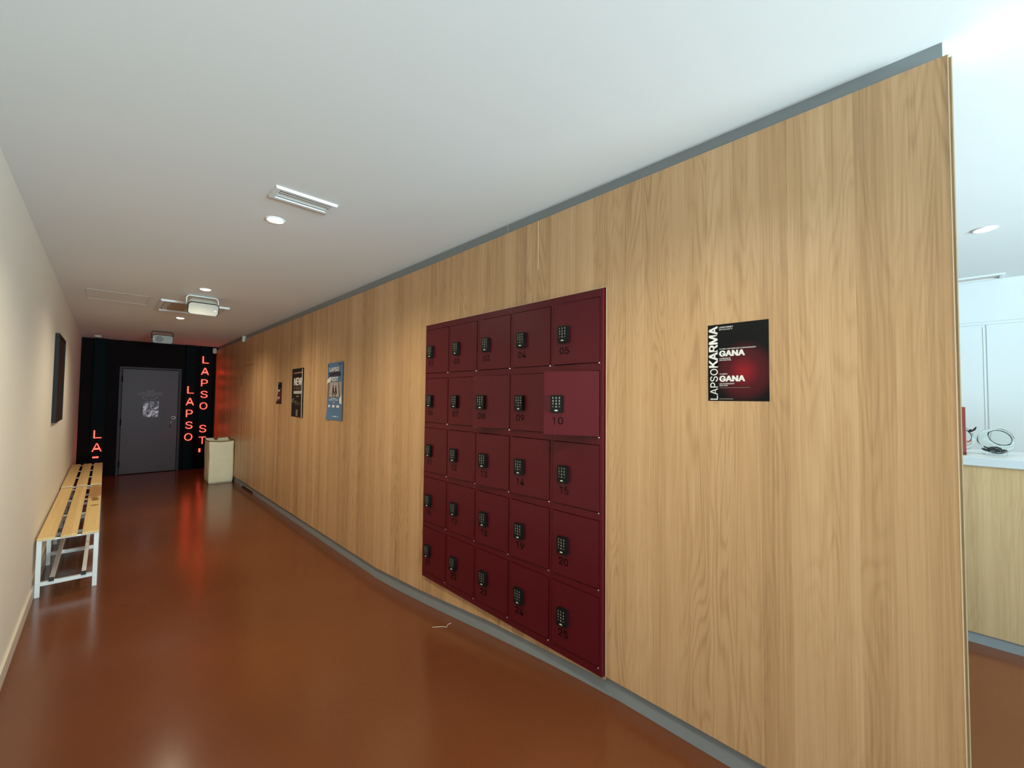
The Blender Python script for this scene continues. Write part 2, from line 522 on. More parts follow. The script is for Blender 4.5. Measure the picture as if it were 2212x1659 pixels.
# core
box(bm, XP, 1.90, -0.0385, Y0, 0.274, ZT + 0.013)
prism(bm, [(Y1, 0.262), (3.4, 0.10), (YF, 0.10), (YF, ZT), (Y1, ZT)], 'X', XP + 0.002, 1.90)
box(bm, XP, 1.90, Y0, Y1, ZL1, ZT)
box(bm, 1.89, 1.90, Y0, Y1, ZL0, ZL1)
struct(obj('wall_right', bm, M['wood']))

# grey strip above the panels, grey plinth below them
bm = BM(); box(bm, 1.722, 1.88, -0.022, 1.819, ZT - 0.02, ZC); box(bm, 1.722, 1.88, 1.8205, YF, ZT - 0.02, ZC)
struct(obj('trim_1', bm, M['grey']))
bm = BM()
pl = [(y, zf(y)) for y in [-0.03, 1.05] + [1.05 + 2.35 * k / 10 for k in range(1, 11)] + [7.66]]
top = lambda y, z: (y, z + (0.13 if y < 3.3 else 0.14))
prism(bm, pl + [top(y, z) for y, z in pl[::-1]], 'X', XP, 1.76)
prism(bm, [(8.452, 0), (YF, 0), (YF, 0.12), (8.452, 0.12)], 'X', XP, 1.76)
struct(obj('baseboard_right', bm, M['grey'], bevel=0.001))

# painted edge highlights at partition end, locker opening; loose pale joint above the lockers
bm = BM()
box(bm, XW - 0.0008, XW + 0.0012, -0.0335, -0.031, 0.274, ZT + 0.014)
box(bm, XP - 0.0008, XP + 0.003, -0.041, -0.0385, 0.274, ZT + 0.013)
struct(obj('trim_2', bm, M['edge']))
bm = BM(); box(bm, XW + 0.0012, XP, -0.0332, -0.031, 0.274, ZT + 0.014)  # shade painted on the panel end, keeps bounce off the strip beside it
struct(obj('trim_4', bm, mat('end_face_shade_brown', (74, 58, 42), 0.8)))
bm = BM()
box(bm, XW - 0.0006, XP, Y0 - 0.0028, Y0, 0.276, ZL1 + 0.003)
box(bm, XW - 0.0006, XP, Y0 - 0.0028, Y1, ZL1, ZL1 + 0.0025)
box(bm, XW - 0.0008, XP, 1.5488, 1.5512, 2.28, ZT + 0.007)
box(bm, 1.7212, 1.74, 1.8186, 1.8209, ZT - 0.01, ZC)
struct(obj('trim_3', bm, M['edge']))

# flush door in the wood partition, far end
d2 = thing('door_2', (XW, 8.13, 0), 'flush oak door in wood wall beyond the posters', 'door'); d2['kind'] = 'structure'
bm = BM(); box(bm, XW + 0.001, XP, 7.758, 8.487, 0.104, 2.078)
obj('door_leaf', bm, M['wood'], d2)
bm = BM(); box(bm, XW + 0.0008, XP + 0.0015, 8.487, 8.4995, 0.102, 2.083); box(bm, XW + 0.0008, XP + 0.0015, 7.757, 8.487, 2.078, 2.0835)
obj('door_gap', bm, M['gap'], d2)
bm = BM(); box(bm, XP + 0.001, 1.75, 7.664, 8.448, 0.028, 0.13)
obj('kick_plate', bm, M['grey'], d2)
bm = BM(); box(bm, 1.74, 1.758, 7.664, 8.448, 0.0, 0.03)
obj('floor_gap', bm, M['gap'], d2)
bm = BM(); box(bm, XW - 0.0012, XW + 0.002, 8.600, 8.622, 1.73, 1.93)
obj('hinge_cover', bm, M['gap'], d2)

# ------------------------------------------------------------------ far door
d1 = thing('door_1', (0.64, YF, 0), 'charcoal steel door in the black end wall', 'door'); d1['kind'] = 'structure'
bm = BM()
box(bm, 0.166, 0.208, YF - 0.045, YF, 0, 2.105); box(bm, 1.075, 1.116, YF - 0.045, YF, 0, 2.105); box(bm, 0.208, 1.075, YF - 0.045, YF, 2.066, 2.105)
obj('door_frame', bm, M['doorframe'], d1, bevel=0.003)
bm = BM(); box(bm, 0.214, 1.070, YF - 0.030, YF, 0.012, 2.060)
obj('door_leaf', bm, M['door'], d1, bevel=0.003)
bm = BM()
cx, cz = 1.003, 1.092
tube(bm, [(cx + 0.034 * math.cos(a), YF - 0.055, cz + 0.026 * math.sin(a)) for a in [2 * PI * k / 24 for k in range(24)]], 0.0065, 8, closed=True)
tube(bm, [(cx - 0.028, YF - 0.055, cz - 0.012), (cx - 0.036, YF - 0.058, 1.0), (cx - 0.045, YF - 0.058, 0.895)], 0.0075, 8)
tube(bm, [(cx - 0.03, YF - 0.03, cz - 0.012), (cx - 0.03, YF - 0.057, cz - 0.012)], 0.009, 10)
obj('lever_handle', bm, M['steel'], d1, smooth=True)
for hz in (0.22, 1.02, 1.86):
    bm = BM(); lathe(bm, [(0.0, -0.06), (0.011, -0.06), (0.011, 0.06), (0.0, 0.06)], 10, (0.210, YF - 0.05, hz))
    obj('hinge', bm, M['black_wall'], d1)

# vinyl notice on the door
def arc_text(bm, body, c, rx, rz, a0, a1, h, bold, y):
    n = len(body)
    for i, ch in enumerate(body):
        if ch == ' ': continue
        a = a0 + (a1 - a0) * (i + 0.5) / n
        p = Vector((c[0] + rx * math.cos(a), y, c[1] + rz * math.sin(a)))
        t = Vector((-rx * math.sin(a), 0, rz * math.cos(a))).normalized()
        nz = Vector((-t.z, 0, t.x))
        w = abs(a1 - a0) * (rx + rz) / 2 / n * 0.75
        text(bm, ch, p - t * w / 2, t, nz, w=w, h=h, bold=bold)
yv = YF - 0.0312
dn = thing('door_notice', (0.63, yv, 1.54), 'white vinyl lettering asking not to open the door, above the square print', 'sign')
bm = BM(); text(bm, 'PLEASE', (0.575, yv, 1.624), *EF, w=0.105, h=0.022, bold=0.012)
obj('top_line', bm, M['ink_grey'], dn)
bm = BM(); text(bm, 'DO NOT OPEN THE DOOR', (0.458, yv, 1.572), *EF, w=0.345, h=0.022, bold=0.012)
obj('middle_line', bm, M['ink_grey'], dn)
bm = BM()
rr_ = round_rect(0.385, 0.048, 0.0235, 8)
tube(bm, [(0.63 + x, yv, 1.583 + z) for x, z in rr_], 0.0028, 6, closed=True)
obj('pill_outline', bm, M['ink_grey'], dn)
bm = BM(); text(bm, 'STAFF ONLY', (0.553, yv, 1.524), *EF, w=0.153, h=0.021, bold=0.012)
obj('bottom_line', bm, M['ink_grey'], dn)
bm = BM(); arc_text(bm, 'PEOPLE', (0.63, 1.530), 0.128, 0.082, PI * 1.02, PI * 1.40, 0.023, 0.0, yv)
obj('curved_word', bm, M['ink_grey'], dn)
bm = BM(); arc_text(bm, 'TRAINING', (0.63, 1.530), 0.128, 0.082, PI * 1.46, PI * 1.98, 0.023, 0.0, yv)
obj('curved_word', bm, M['ink_grey'], dn)

bm = BM(); prism(bm, [(0.648 + x, 1.270 + z) for x, z in round_rect(0.238, 0.315, 0.016)], 'Y', YF - 0.0325, YF - 0.0305)
tag(obj('art_print', bm, M['print'], origin=(0.648, YF - 0.031, 1.270)), 'black and white abstract print stuck on the charcoal door', 'print')

# ------------------------------------------------------------------ red letter signs
def sign(name_label, x0, x1, letters, xc):
    t = thing('letter_sign', ((x0 + x1) / 2, YF - 0.04, 0), name_label, 'sign', 'lit letter signs on the end wall')
    bm = BM(); box(bm, x0, x1, YF - 0.085, YF - 0.001, 0.0, ZC - 0.002)
    obj('sign_board', bm, M['sign_board'], t, bevel=0.004)
    for ch, xa, xb, za, zb in letters:
        bm = BM()
        if ch == '-':
            box(bm, xa, xb, YF - 0.125, YF - 0.086, za, zb)
        else:
            text(bm, ch, (xa, YF - 0.0852, za), *EF, w=xb - xa, h=zb - za, bold=-0.010, depth=0.04)
        obj('letter', bm, M['neon'], t)
    return t
sign('short red letter sign by the left wall, cut off after L and A', -0.195, -0.005,
     [('L', -0.148, -0.042, 0.740, 0.885), ('A', -0.164, -0.034, 0.492, 0.640), ('-', -0.150, -0.070, 0.372, 0.396)], 0)
col2 = [('L', 1.213, 1.320), ('A', 1.196, 1.326), ('P', 1.205, 1.312), ('S', 1.203, 1.316), ('O', 1.191, 1.320)]
sign('red sign of five stacked lit letters directly right of the charcoal door', 1.175, 1.336,
     [(c, a, b_, 1.597 - 0.2465 * k, 1.745 - 0.2465 * k) for k, (c, a, b_) in enumerate(col2)], 0)
col3 = [('L', 1.452, 1.558), ('A', 1.434, 1.566), ('P', 1.442, 1.552), ('S', 1.440, 1.556), ('O', 1.430, 1.558)]
l3 = [(c, a, b_, 2.247 - 0.2465 * k, 2.392 - 0.2465 * k) for k, (c, a, b_) in enumerate(col3)]
l3 += [('S', 1.438, 1.553, 0.772, 0.925), ('T', 1.436, 1.552, 0.526, 0.676), ('-', 1.438, 1.466, 0.356, 0.430)]
sign('tallest red lit letter sign, in the corner, running down behind the hamper', 1.412, 1.640, l3, 0)

# ------------------------------------------------------------------ lockers
XD = 1.680
W = 0.307
ROW = 0.3555
angles = {1: 0.3, 2: 0.3, 3: 0.6, 4: 0.4, 5: 1.6, 6: 0.4, 7: 1.5, 8: 11, 9: 3.0, 10: 21, 11: 0.4, 12: 3.0, 13: 4.0, 14: 2.5, 15: 0.8,
          16: 0.4, 17: 0.6, 18: 1.5, 19: 1.5, 20: 0.8, 21: 0.3, 22: 0.3, 23: 0.4, 24: 1.0, 25: 0.6}
# shared keypad mesh, relative to a door's hinge corner (y=0 at hinge, z=0 at door bottom, x=0 at door face)
def keypad_bm():
    bm = BM()
    yc, zc_, w, h, d = 0.281 - 0.041 - 0.031, 0.153, 0.062, 0.086, 0.019
    pts = [(yc + x, zc_ + z) for x, z in round_rect(w, h, 0.005, 4)]
    prism(bm, pts, 'X', -d + 0.004, 0.0005)
    prism(bm, [(yc + (y - yc) * 0.95, zc_ + (z - zc_) * 0.96) for y, z in pts], 'X', -d, -d + 0.004)
    keys = [['1', '2', '3'], ['4', '5', '6'], ['7', '8', '9'], ['', '0', '']]
    for r, row in enumerate(keys):
        for c, k in enumerate(row):
            yy = yc + 0.0165 - 0.0165 * c
            zz = zc_ + 0.026 - 0.0145 * r
            if k: text(bm, k, (-d - 0.0003, yy + 0.0025, zz), *EW, h=0.0078, bold=0.02, mi=1)
            else: box(bm, -d - 0.0004, -d + 0.001, yy - 0.004, yy + 0.004, zz + 0.002, zz + 0.0055, mi=2)
    prism(bm, [(yc - 0.009, zc_ - 0.035), (yc + 0.009, zc_ - 0.035), (yc + 0.006, zc_ - 0.029), (yc - 0.006, zc_ - 0.029)], 'X', -d - 0.0004, -d + 0.001, mi=1)
    return bm
kb = keypad_bm()
bmesh.ops.recalc_face_normals(kb, faces=kb.faces[:])
KM = bpy.data.meshes.new('keypad_lock'); kb.to_mesh(KM); kb.free()
for m_ in (M['keypad'], M['glyph'], M['ink_mid']): KM.materials.append(m_)
db = BM(); box(db, 0.0, 0.017, 0.0, 0.281, 0.0, 0.314)
bmesh.ops.bevel(db, geom=db.edges[:], offset=0.0016, segments=2, affect='EDGES')
bmesh.ops.recalc_face_normals(db, faces=db.faces[:])
DM = bpy.data.meshes.new('locker_door'); db.to_mesh(DM); db.free(); DM.materials.append(M['maroon'])
where = ['farthest of the five, left edge of the bank', 'second from the left', 'in the middle of the bank', 'second from the right', 'nearest of the five, door 10 ajar']
for c in range(5):
    yh = 2.648 - W * c; yl = yh - W
    nums = [c + 1 + 5 * r for r in range(5)]
    t = thing('locker_column', (XD, (yh + yl) / 2, 0.272),
              'maroon locker column with doors %02d to %02d, %s' % (nums[0], nums[-1], where[c]), 'locker', 'built in maroon lockers')
    bm = BM()
    g_ = 0.0006
    XFm = XD + 0.003
    box(bm, XFm, 1.885, yl + g_, yl + 0.016, 0.272, 2.09); box(bm, XFm, 1.885, yh - 0.006, yh - g_, 0.272, 2.09)
    box(bm, 1.870, 1.885, yl + 0.016, yh - 0.006, 0.272, 2.09)
    for r in range(6):
        zt = 2.09 if r == 0 else 1.733 - ROW * (r - 1)
        zb = 2.053 - ROW * r if r < 5 else 0.272
        box(bm, XFm, 1.870, yl + 0.016, yh - 0.006, zb, zt)
    obj('locker_body', bm, M['maroon'], t)
    for r in range(5):
        n = nums[r]
        hz = 1.736 - ROW * r
        d = bpy.data.objects.new('locker_door', DM); COL.objects.link(d)
        hp = Vector((XD, yl + 0.018, hz))
        WO[d.name] = hp
        d.parent = t; d.location = hp - WO[t.name]
        d.rotation_euler = (0, 0, math.radians(angles[n]))
        if n == 10: d['label'] = 'door 10 standing ajar'
        k = bpy.data.objects.new('keypad_lock', KM); COL.objects.link(k); k.parent = d; WO[k.name] = hp
        bm = BM()
        yc = hp.y + 0.281 - 0.073
        for q_, ch in enumerate('%02d' % n):
            yl_ = yc + 0.031 - 0.0335 * q_
            zl_ = hz + 0.052
            if ch == '1':      # plain one: a stem with a short flag, no foot
                a_, s_ = XD - 0.0007, yl_ - 0.0135
                prism(bm, [(s_, zl_), (s_ - 0.0042, zl_), (s_ - 0.0042, zl_ + 0.036), (s_ - 0.0004, zl_ + 0.036), (s_ + 0.0085, zl_ + 0.0295), (s_ + 0.0085, zl_ + 0.0252), (s_, zl_ + 0.0305)], 'X', a_, a_ + 0.001)
            else:
                text(bm, ch, (XD - 0.0007, yl_, zl_), *EW, w=0.027, h=0.036, bold=0.008)
        obj('door_number', bm, M['num'], d)
        bm = BM(); lathe(bm, [(0, -0.003), (0.003, -0.002), (0.0032, 0.002), (0, 0.003)], 8, (XD - 0.002, yl + 0.019, hz - 0.0035))
        obj('hinge_pin', bm, M['pin'], t)

# ------------------------------------------------------------------ posters on the wood wall
def sheet(name, y_hi, y_lo, z0, z1, m, label, cat, curl=None, ny=12, nz=16, group=None):
    bm = BM()
    grid = []
    for i in range(ny + 1):
        row = []
        for j in range(nz + 1):
            u, v = i / ny, j / nz
            dx = 0.0002 + (curl(u, v) if curl else 0)
            row.append(bm.verts.new((XW - dx, y_hi + (y_lo - y_hi) * u, z0 + (z1 - z0) * v)))
        grid.append(row)
    for i in range(ny):
        for j in range(nz):
            bm.faces.new((grid[i][j], grid[i + 1][j], grid[i + 1][j + 1], grid[i][j + 1]))
    o = obj(name, bm, m, origin=(XW - 0.001, y_hi, z1), smooth=True)
    sd = o.modifiers.new('paper', 'SOLIDIFY'); sd.thickness = 0.0008; sd.offset = 0; sd.use_rim = False
    tag(o, label, cat, group)
    return o

def karma(y_hi, z1, label, curl=None, dx=0.0018):
    w, h = 0.212, 0.297
    p = sheet('poster', y_hi, y_hi - w, z1 - h, z1, M['karma'], label, 'poster', curl)
    x = XW - dx
    P = lambda u, v: (x, y_hi - w * u, z1 - h * v)       # u right, v down (fractions)
    up, back = Vector((0, 0, 1)), Vector((0, 1, 0))
    bm = BM()
    text(bm, 'LAPSO', P(0.175, 0.985), up, back, w=h * 0.405, h=w * 0.135, bold=0.004)
    obj('light_vertical_word', bm, M['ink_white'], p)
    bm = BM()
    text(bm, 'KARMA', P(0.175, 0.565), up, back, w=h * 0.545, h=w * 0.155, bold=0.03)
    obj('bold_vertical_word', bm, M['ink_white'], p)
    bm = BM()
    text(bm, 'LAPSO FAMILY', P(0.200, 0.052), *EW, w=w * 0.24, h=h * 0.018, bold=0.03)
    obj('heading_line', bm, M['ink_white'], p)
    bm = BM()
    text(bm, 'ESTO ES PARA TI', P(0.200, 0.080), *EW, w=w * 0.225, h=h * 0.017, bold=0.012)
    obj('subheading_line', bm, M['ink_white'], p)
    for vb, pre, post in ((0.425, [('TU TRAES A ESE AMIGO QUE YA ESTAS PENSANDO', 0.335, 0.60)], [('1 CLASE GRATIS', 0.458, 0.19), ('POR CADA PACK', 0.480, 0.20)]),
                          (0.752, [('TU AMIGO', 0.660, 0.135)], [('10% DE DESCUENTO', 0.786, 0.25), ('EN EL PACK', 0.809, 0.14)])):
        bm = BM()
        text(bm, 'GANA', P(0.200, vb), *EW, w=w * 0.43, h=h * 0.079, bold=0.045)
        obj('big_word', bm, M['ink_white'], p)
        bm = BM()
        bm.free()
        for s_, v, ww in pre + post:
            bm = BM()
            text(bm, s_, P(0.203, v), *EW, w=w * ww, h=h * 0.0165, bold=0.02)
            obj('small_line', bm, M['ink_white'], p)
    bm = BM()
    box(bm, x - 0.0002, x + 0.001, y_hi - w * 0.70, y_hi - w * 0.205, z1 - h * 0.8335, z1 - h * 0.8275)
    obj('fine_print', bm, M['ink_mid'], p)
    bm = BM()
    box(bm, x - 0.0002, x + 0.001, y_hi - w * 0.43, y_hi - w * 0.20, z1 - h * 0.980, z1 - h * 0.968)
    obj('fine_print', bm, M['ink_mid'], p)
    return p
karma(0.638, 1.854, 'black poster with red blush and white GANA near the partition end, right of the lockers')
karma(6.430, 1.748, 'small black poster, farthest along the wood wall, left of the NEW poster',
      curl=lambda u, v: 0.012 * max(0, 1 - u * 6) * max(0, 1 - v * 5), dx=0.0018)

# NEW MORNING MEMBERSHIP poster
yh, yl, z0, z1 = 5.790, 5.345, 1.302, 1.906
np_ = sheet('poster', yh, yl, z0, z1, M['poster_black'], 'dark grey poster headed NEW in white, beside the blue poster', 'poster',
            curl=lambda u, v: 0.012 * u * u * (1 - 0.5 * v))
w, h = yh - yl, z1 - z0
x = XW - 0.0035
P = lambda u, v: (XW - 0.004 - 0.012 * u * u, yh - w * u, z1 - h * v)
def flat_on(o_bm): return o_bm
TEX = Vector((-0.0215, -1, 0)).normalized()
bm = BM(); text(bm, 'NEW', (XW - 0.0048, yh - w * 0.20, z1 - h * 0.350), TEX, EW[1], w=w * 0.72, h=h * 0.155, bold=0.03)
obj('big_word', bm, M['ink_white'], np_)
bm = BM(); text(bm, 'MORNING', (XW - 0.0048, yh - w * 0.20, z1 - h * 0.445), TEX, EW[1], w=w * 0.70, h=h * 0.075, bold=0.0)
obj('second_word', bm, M['ink_mid'], np_)
bm = BM(); text(bm, 'MEMBERSHIP', (XW - 0.0048, yh - w * 0.20, z1 - h * 0.525), TEX, EW[1], w=w * 0.70, h=h * 0.062, bold=0.03)
obj('third_word', bm, M['ink_white'], np_)
def bar(bm, u0, u1, v0, v1, mi=0):
    a = [bm.verts.new(P(u, v)) for u, v in ((u0, v1), (u1, v1), (u1, v0), (u0, v0))]
    for q in a: q.co.x -= 0.0006
    f = bm.faces.new(a); f.material_index = mi
bm = BM(); bar(bm, 0.17, 0.95, 0.082, 0.106); obj('pink_strip', bm, M['ink_pink'], np_)
bm = BM()
for u0, u1, v0, v1 in ((0.45, 0.70, 0.56, 0.592), (0.28, 0.50, 0.668, 0.69), (0.2, 0.9, 0.704, 0.714), (0.35, 0.75, 0.735, 0.745), (0.44, 0.62, 0.848, 0.978)): bar(bm, u0, u1, v0, v1)
obj('small_print', bm, M['ink_mid'], np_)
bm = BM()
a = [bm.verts.new(P(u, v)) for u, v in ((0.0, 0.72), (0.14, 0.70), (0.32, 0.60), (0.14, 0.64), (0.0, 0.60))]
for q in a: q.co.x -= 0.0006
bm.faces.new(a); obj('grey_picture', bm, M['ink_mid'], np_)
bm = BM(); bar(bm, 0.945, 0.995, 0.03, 0.995); obj('white_margin', bm, M['paper_white'], np_)

# blue summer poster
yh, yl, z0, z1 = 4.592, 4.170, 1.316, 1.917
bp_ = sheet('poster', yh, yl, z0, z1, M['poster_blue'], 'blue summer poster with two figures, left of the lockers', 'poster',
            curl=lambda u, v: 0.008 * u * u + 0.014 * max(0, 1 - v * 6) * max(0, 1 - u * 2))
w, h = yh - yl, z1 - z0
P = lambda u, v: (XW - 0.0028 - 0.008 * u * u, yh - w * u, z1 - h * v)
TEX = Vector((-0.0155, -1, 0)).normalized()
for body, v, u0, ww, mk in (('LAPSO', 0.160, 0.145, 0.62, 'ink_white'), ('SUMMER', 0.243, 0.085, 0.78, 'ink_maroon'), ('FEST', 0.330, 0.22, 0.50, 'ink_white')):
    bm = BM(); text(bm, body, (XW - 0.0042 - 0.001, yh - w * u0, z1 - h * v), TEX, EW[1], w=w * ww, h=h * 0.075, bold=0.035)
    obj('title_word', bm, M[mk], bp_)
def poly(bm, pts, lift=0.0006):
    a = [bm.verts.new(P(u, v)) for u, v in pts]
    for q in a: q.co.x -= lift
    bm.faces.new(a)
bm = BM()
for k in range(8): poly(bm, ((0.03 + 0.115 * k, 0.60), (0.03 + 0.115 * (k + 1), 0.60), (0.03 + 0.115 * (k + 1), 0.345), (0.03 + 0.115 * k, 0.345)))
obj('picture', bm, M['poster_sky'], bp_)
bm = BM()
poly(bm, ((0.0, 0.36), (0.0, 0.30), (0.20, 0.245), (0.20, 0.34)), 0.0009)
obj('white_corner_flash', bm, M['ink_white'], bp_)
bm = BM(); poly(bm, ((0.84, 0.71), (0.80, 0.64), (0.96, 0.56), (0.97, 0.72)), 0.0009)
obj('white_corner_flash', bm, M['ink_white'], bp_)
bm = BM()
for pts in (((0.05, 0.60), (0.10, 0.60), (0.13, 0.345), (0.08, 0.345)), ((0.14, 0.60), (0.155, 0.60), (0.19, 0.345), (0.17, 0.345)), ((0.79, 0.60), (0.83, 0.60), (0.75, 0.345), (0.72, 0.345)), ((0.86, 0.60), (0.88, 0.60), (0.84, 0.345), (0.82, 0.345))):
    poly(bm, pts, 0.0011)
for cx, top in ((0.40, 0.39), (0.57, 0.405)):
    poly(bm, ((cx - 0.035, 0.50), (cx + 0.04, 0.50), (cx + 0.05, 0.455), (cx + 0.025, 0.425), (cx - 0.02, 0.425), (cx - 0.04, 0.46)), 0.0012)
    poly(bm, ((cx - 0.022, 0.425), (cx + 0.025, 0.425), (cx + 0.02, top), (cx - 0.015, top)), 0.0012)
    poly(bm, ((cx - 0.09, 0.565), (cx - 0.06, 0.57), (cx, 0.50), (cx - 0.035, 0.49)), 0.0012)
    poly(bm, ((cx - 0.02, 0.60), (cx + 0.02, 0.60), (cx + 0.03, 0.50), (cx - 0.01, 0.50)), 0.0012)
    poly(bm, ((cx + 0.07, 0.55), (cx + 0.11, 0.545), (cx + 0.045, 0.48), (cx + 0.02, 0.50)), 0.0012)
obj('dark_figures', bm, M['ink_dark'], bp_)
for u0, u1, v0, v1 in ((0.27, 0.60, 0.625, 0.634), (0.14, 0.36, 0.648, 0.660), (0.42, 0.50, 0.648, 0.660), (0.56, 0.72, 0.648, 0.660), (0.42, 0.52, 0.69, 0.70),
                       (0.10, 0.22, 0.742, 0.782), (0.36, 0.52, 0.742, 0.782), (0.64, 0.82, 0.742, 0.782), (0.10, 0.2, 0.93, 0.942), (0.40, 0.52, 0.93, 0.945), (0.56, 0.64, 0.925, 0.948), (0.68, 0.78, 0.932, 0.94)):
    bm = BM(); poly(bm, ((u0, v1), (u1, v1), (u1, v0), (u0, v0)))
    obj('small_print_line', bm, M['ink_white'], bp_)
bm = BM(); poly(bm, ((0.02, 0.06), (0.10, 0.05), (0.06, 0.03), (0.02, 0.045)))
obj('dark_corner_mark', bm, M['ink_dark'], bp_)
bm = BM(); poly(bm, ((0.72, 0.045), (0.9, 0.045), (0.9, 0.03), (0.72, 0.03)))
obj('dark_corner_mark', bm, M['ink_dark'], bp_)

# ------------------------------------------------------------------ picture frame on the left wall
pf = thing('picture_frame', (XL, 6.2, 1.284), 'large dark framed picture hung above the benches', 'picture')
bm = BM()
ya, yb, za, zb = 5.78, 6.60, 1.284, 2.130
xf = XL + 0.030
for (y0, y1, z0, z1) in ((ya, yb, za, za + 0.03), (ya, yb, zb - 0.03, zb), (ya, ya + 0.03, za + 0.03, zb - 0.03), (yb - 0.03, yb, za + 0.03, zb - 0.03)):
    box(bm, XL + 0.001, xf, y0, y1, z0, z1)
obj('frame', bm, M['alu'], pf, bevel=0.002)
bm = BM(); box(bm, XL + 0.001, xf - 0.008, ya + 0.03, yb - 0.03, za + 0.03, zb - 0.03)
obj('picture_face', bm, M['screen'], pf)

# ------------------------------------------------------------------ benches
def make_bench(y0, y1, label, stained, zt=0.452):
    t = thing('bench', (-0.177, y0, 0), label, 'bench', 'slatted benches along the white wall')
    t.location = (-0.345, y0, 0); WO[t.name] = Vector((-0.345, y0, 0))
    for i, (xa, xb) in enumerate(((-0.346, -0.250), (-0.222, -0.131), (-0.104, -0.008))):
        bm = BM(); box(bm, xa, xb, y0, y1, zt - 0.019, zt)
        o = obj('slat', bm, M['slat_stained'] if (stained and i == 2) else M['slat'], t, bevel=0.003)
        if stained and i == 2: o['label'] = 'front slat with brown stains'
    ts = 0.028
    L_ = y1 - y0
    fy = [y0 + 0.018, y0 + 0.018 + (L_ - 0.06) * 0.37, y0 + 0.018 + (L_ - 0.06) * 0.69, y1 - 0.042]
    for q in fy:
        for xa in (-0.346, -0.008 - ts):
            bm = BM(); box(bm, xa, xa + ts, q, q + ts, 0.0, zt - 0.019); obj('leg', bm, M['white_metal'], t, bevel=0.002)
        bm = BM(); box(bm, -0.346 + ts, -0.008 - ts, q, q + ts, 0.082, 0.112); obj('lower_crossbar', bm, M['white_metal'], t, bevel=0.002)
        bm = BM(); box(bm, -0.346 + ts, -0.008 - ts, q + 0.008, q + ts - 0.001, zt - 0.032, zt - 0.019); obj('upper_crossbar', bm, M['white_metal'], t, bevel=0.002)
    for xa in (-0.272, -0.098):
        bm = BM(); box(bm, xa, xa + 0.026, y0 + 0.012, y1 - 0.012, 0.112, 0.138); r_ = obj('foot_rail', bm, M['white_metal'], t, bevel=0.002)
        for ye in (y0, y1 - 0.012):
            bm = BM(); box(bm, xa - 0.001, xa + 0.027, ye, ye + 0.012, 0.111, 0.139); obj('end_cap', bm, M['black_plastic'], r_)
make_bench(4.811, 7.175, 'nearer slatted pine bench with stained front slat, white legs', True)
make_bench(7.205, 9.350, 'farther slatted pine bench, its end glowing red by the dark wall', False, 0.470)

# ------------------------------------------------------------------ laundry hamper
t = thing('laundry_hamper', (1.505, 9.2, 0), 'cream canvas laundry hamper standing by the wood wall corner', 'hamper')
def hamper_bm(inner=False):
    bm = BM()
    xa, xb, ya, yb, zt = 1.325, 1.688, 8.962, 9.44, 0.752
    n = 14; nz = 18
    ring0 = []
    per = []
    for k in range(n): per.append((xa + (xb - xa) * k / n, ya))
    for k in range(n): per.append((xb, ya + (yb - ya) * k / n))
    for k in range(n): per.append((xb - (xb - xa) * k / n, yb))
    for k in range(n): per.append((xa, yb - (yb - ya) * k / n))
    rings = []
    cx, cy = (xa + xb) / 2, (ya + yb) / 2
    for j in range(nz + 1):
        v = j / nz
        z = zt * v
        ring = []
        for i, (x, y) in enumerate(per):
            ins = 0.012 * max(0, 1 - v * 6) ** 2 + 0.003 * math.sin(PI * v)
            dx = (x - cx); dy = (y - cy)
            f = 1 - ins / 0.2
            wob = 0.006 * math.sin(i * 0.9 + 5 * v) * math.sin(PI * v) + 0.005 * math.sin(i * 2.3 + 11 * v) * (1 - v) * v * 3
            sag = -0.018 * math.sin(PI * ((i % n) / n)) * (1 if j == nz else 0) * (1 if i < n else 0.4)
            px = cx + dx * f + (wob if abs(dx) > 0.17 else 0)
            px = min(px, 1.697)
            ring.append(bm.verts.new((px, cy + dy * f + (wob if abs(dy) > 0.2 else 0), z + sag + (0.026 if (j == nz and 2 * n <= i <= 3 * n) else 0))))
        rings.append(ring)
    N_ = len(per)
    for j in range(nz):
        for i in range(N_):
            bm.faces.new((rings[j][i], rings[j][(i + 1) % N_], rings[j + 1][(i + 1) % N_], rings[j + 1][i]))
    bm.faces.new(rings[0][::-1])
    rim = [v.co.copy() for v in rings[-1]]
    return bm, rim
bm, rim = hamper_bm()
hb = obj('canvas_bag', bm, M['canvas'], t, smooth=True)
sd = hb.modifiers.new('cloth', 'SOLIDIFY'); sd.thickness = 0.004; sd.offset = 0
bm = BM(); tube(bm, rim, 0.0065, 8, closed=True)
obj('rim_band', bm, M['rim'], t, smooth=True)
bm = BM(); prism(bm, [(1.488 + 0.034 * math.cos(a), 0.770 + 0.040 * math.sin(a)) for a in [PI + PI * k / 12 for k in range(13)]], 'Y', 9.428, 9.4345)
obj('handle_hole', bm, mat('reddish_brown_handle_hole', (126, 62, 34), 0.8), t)

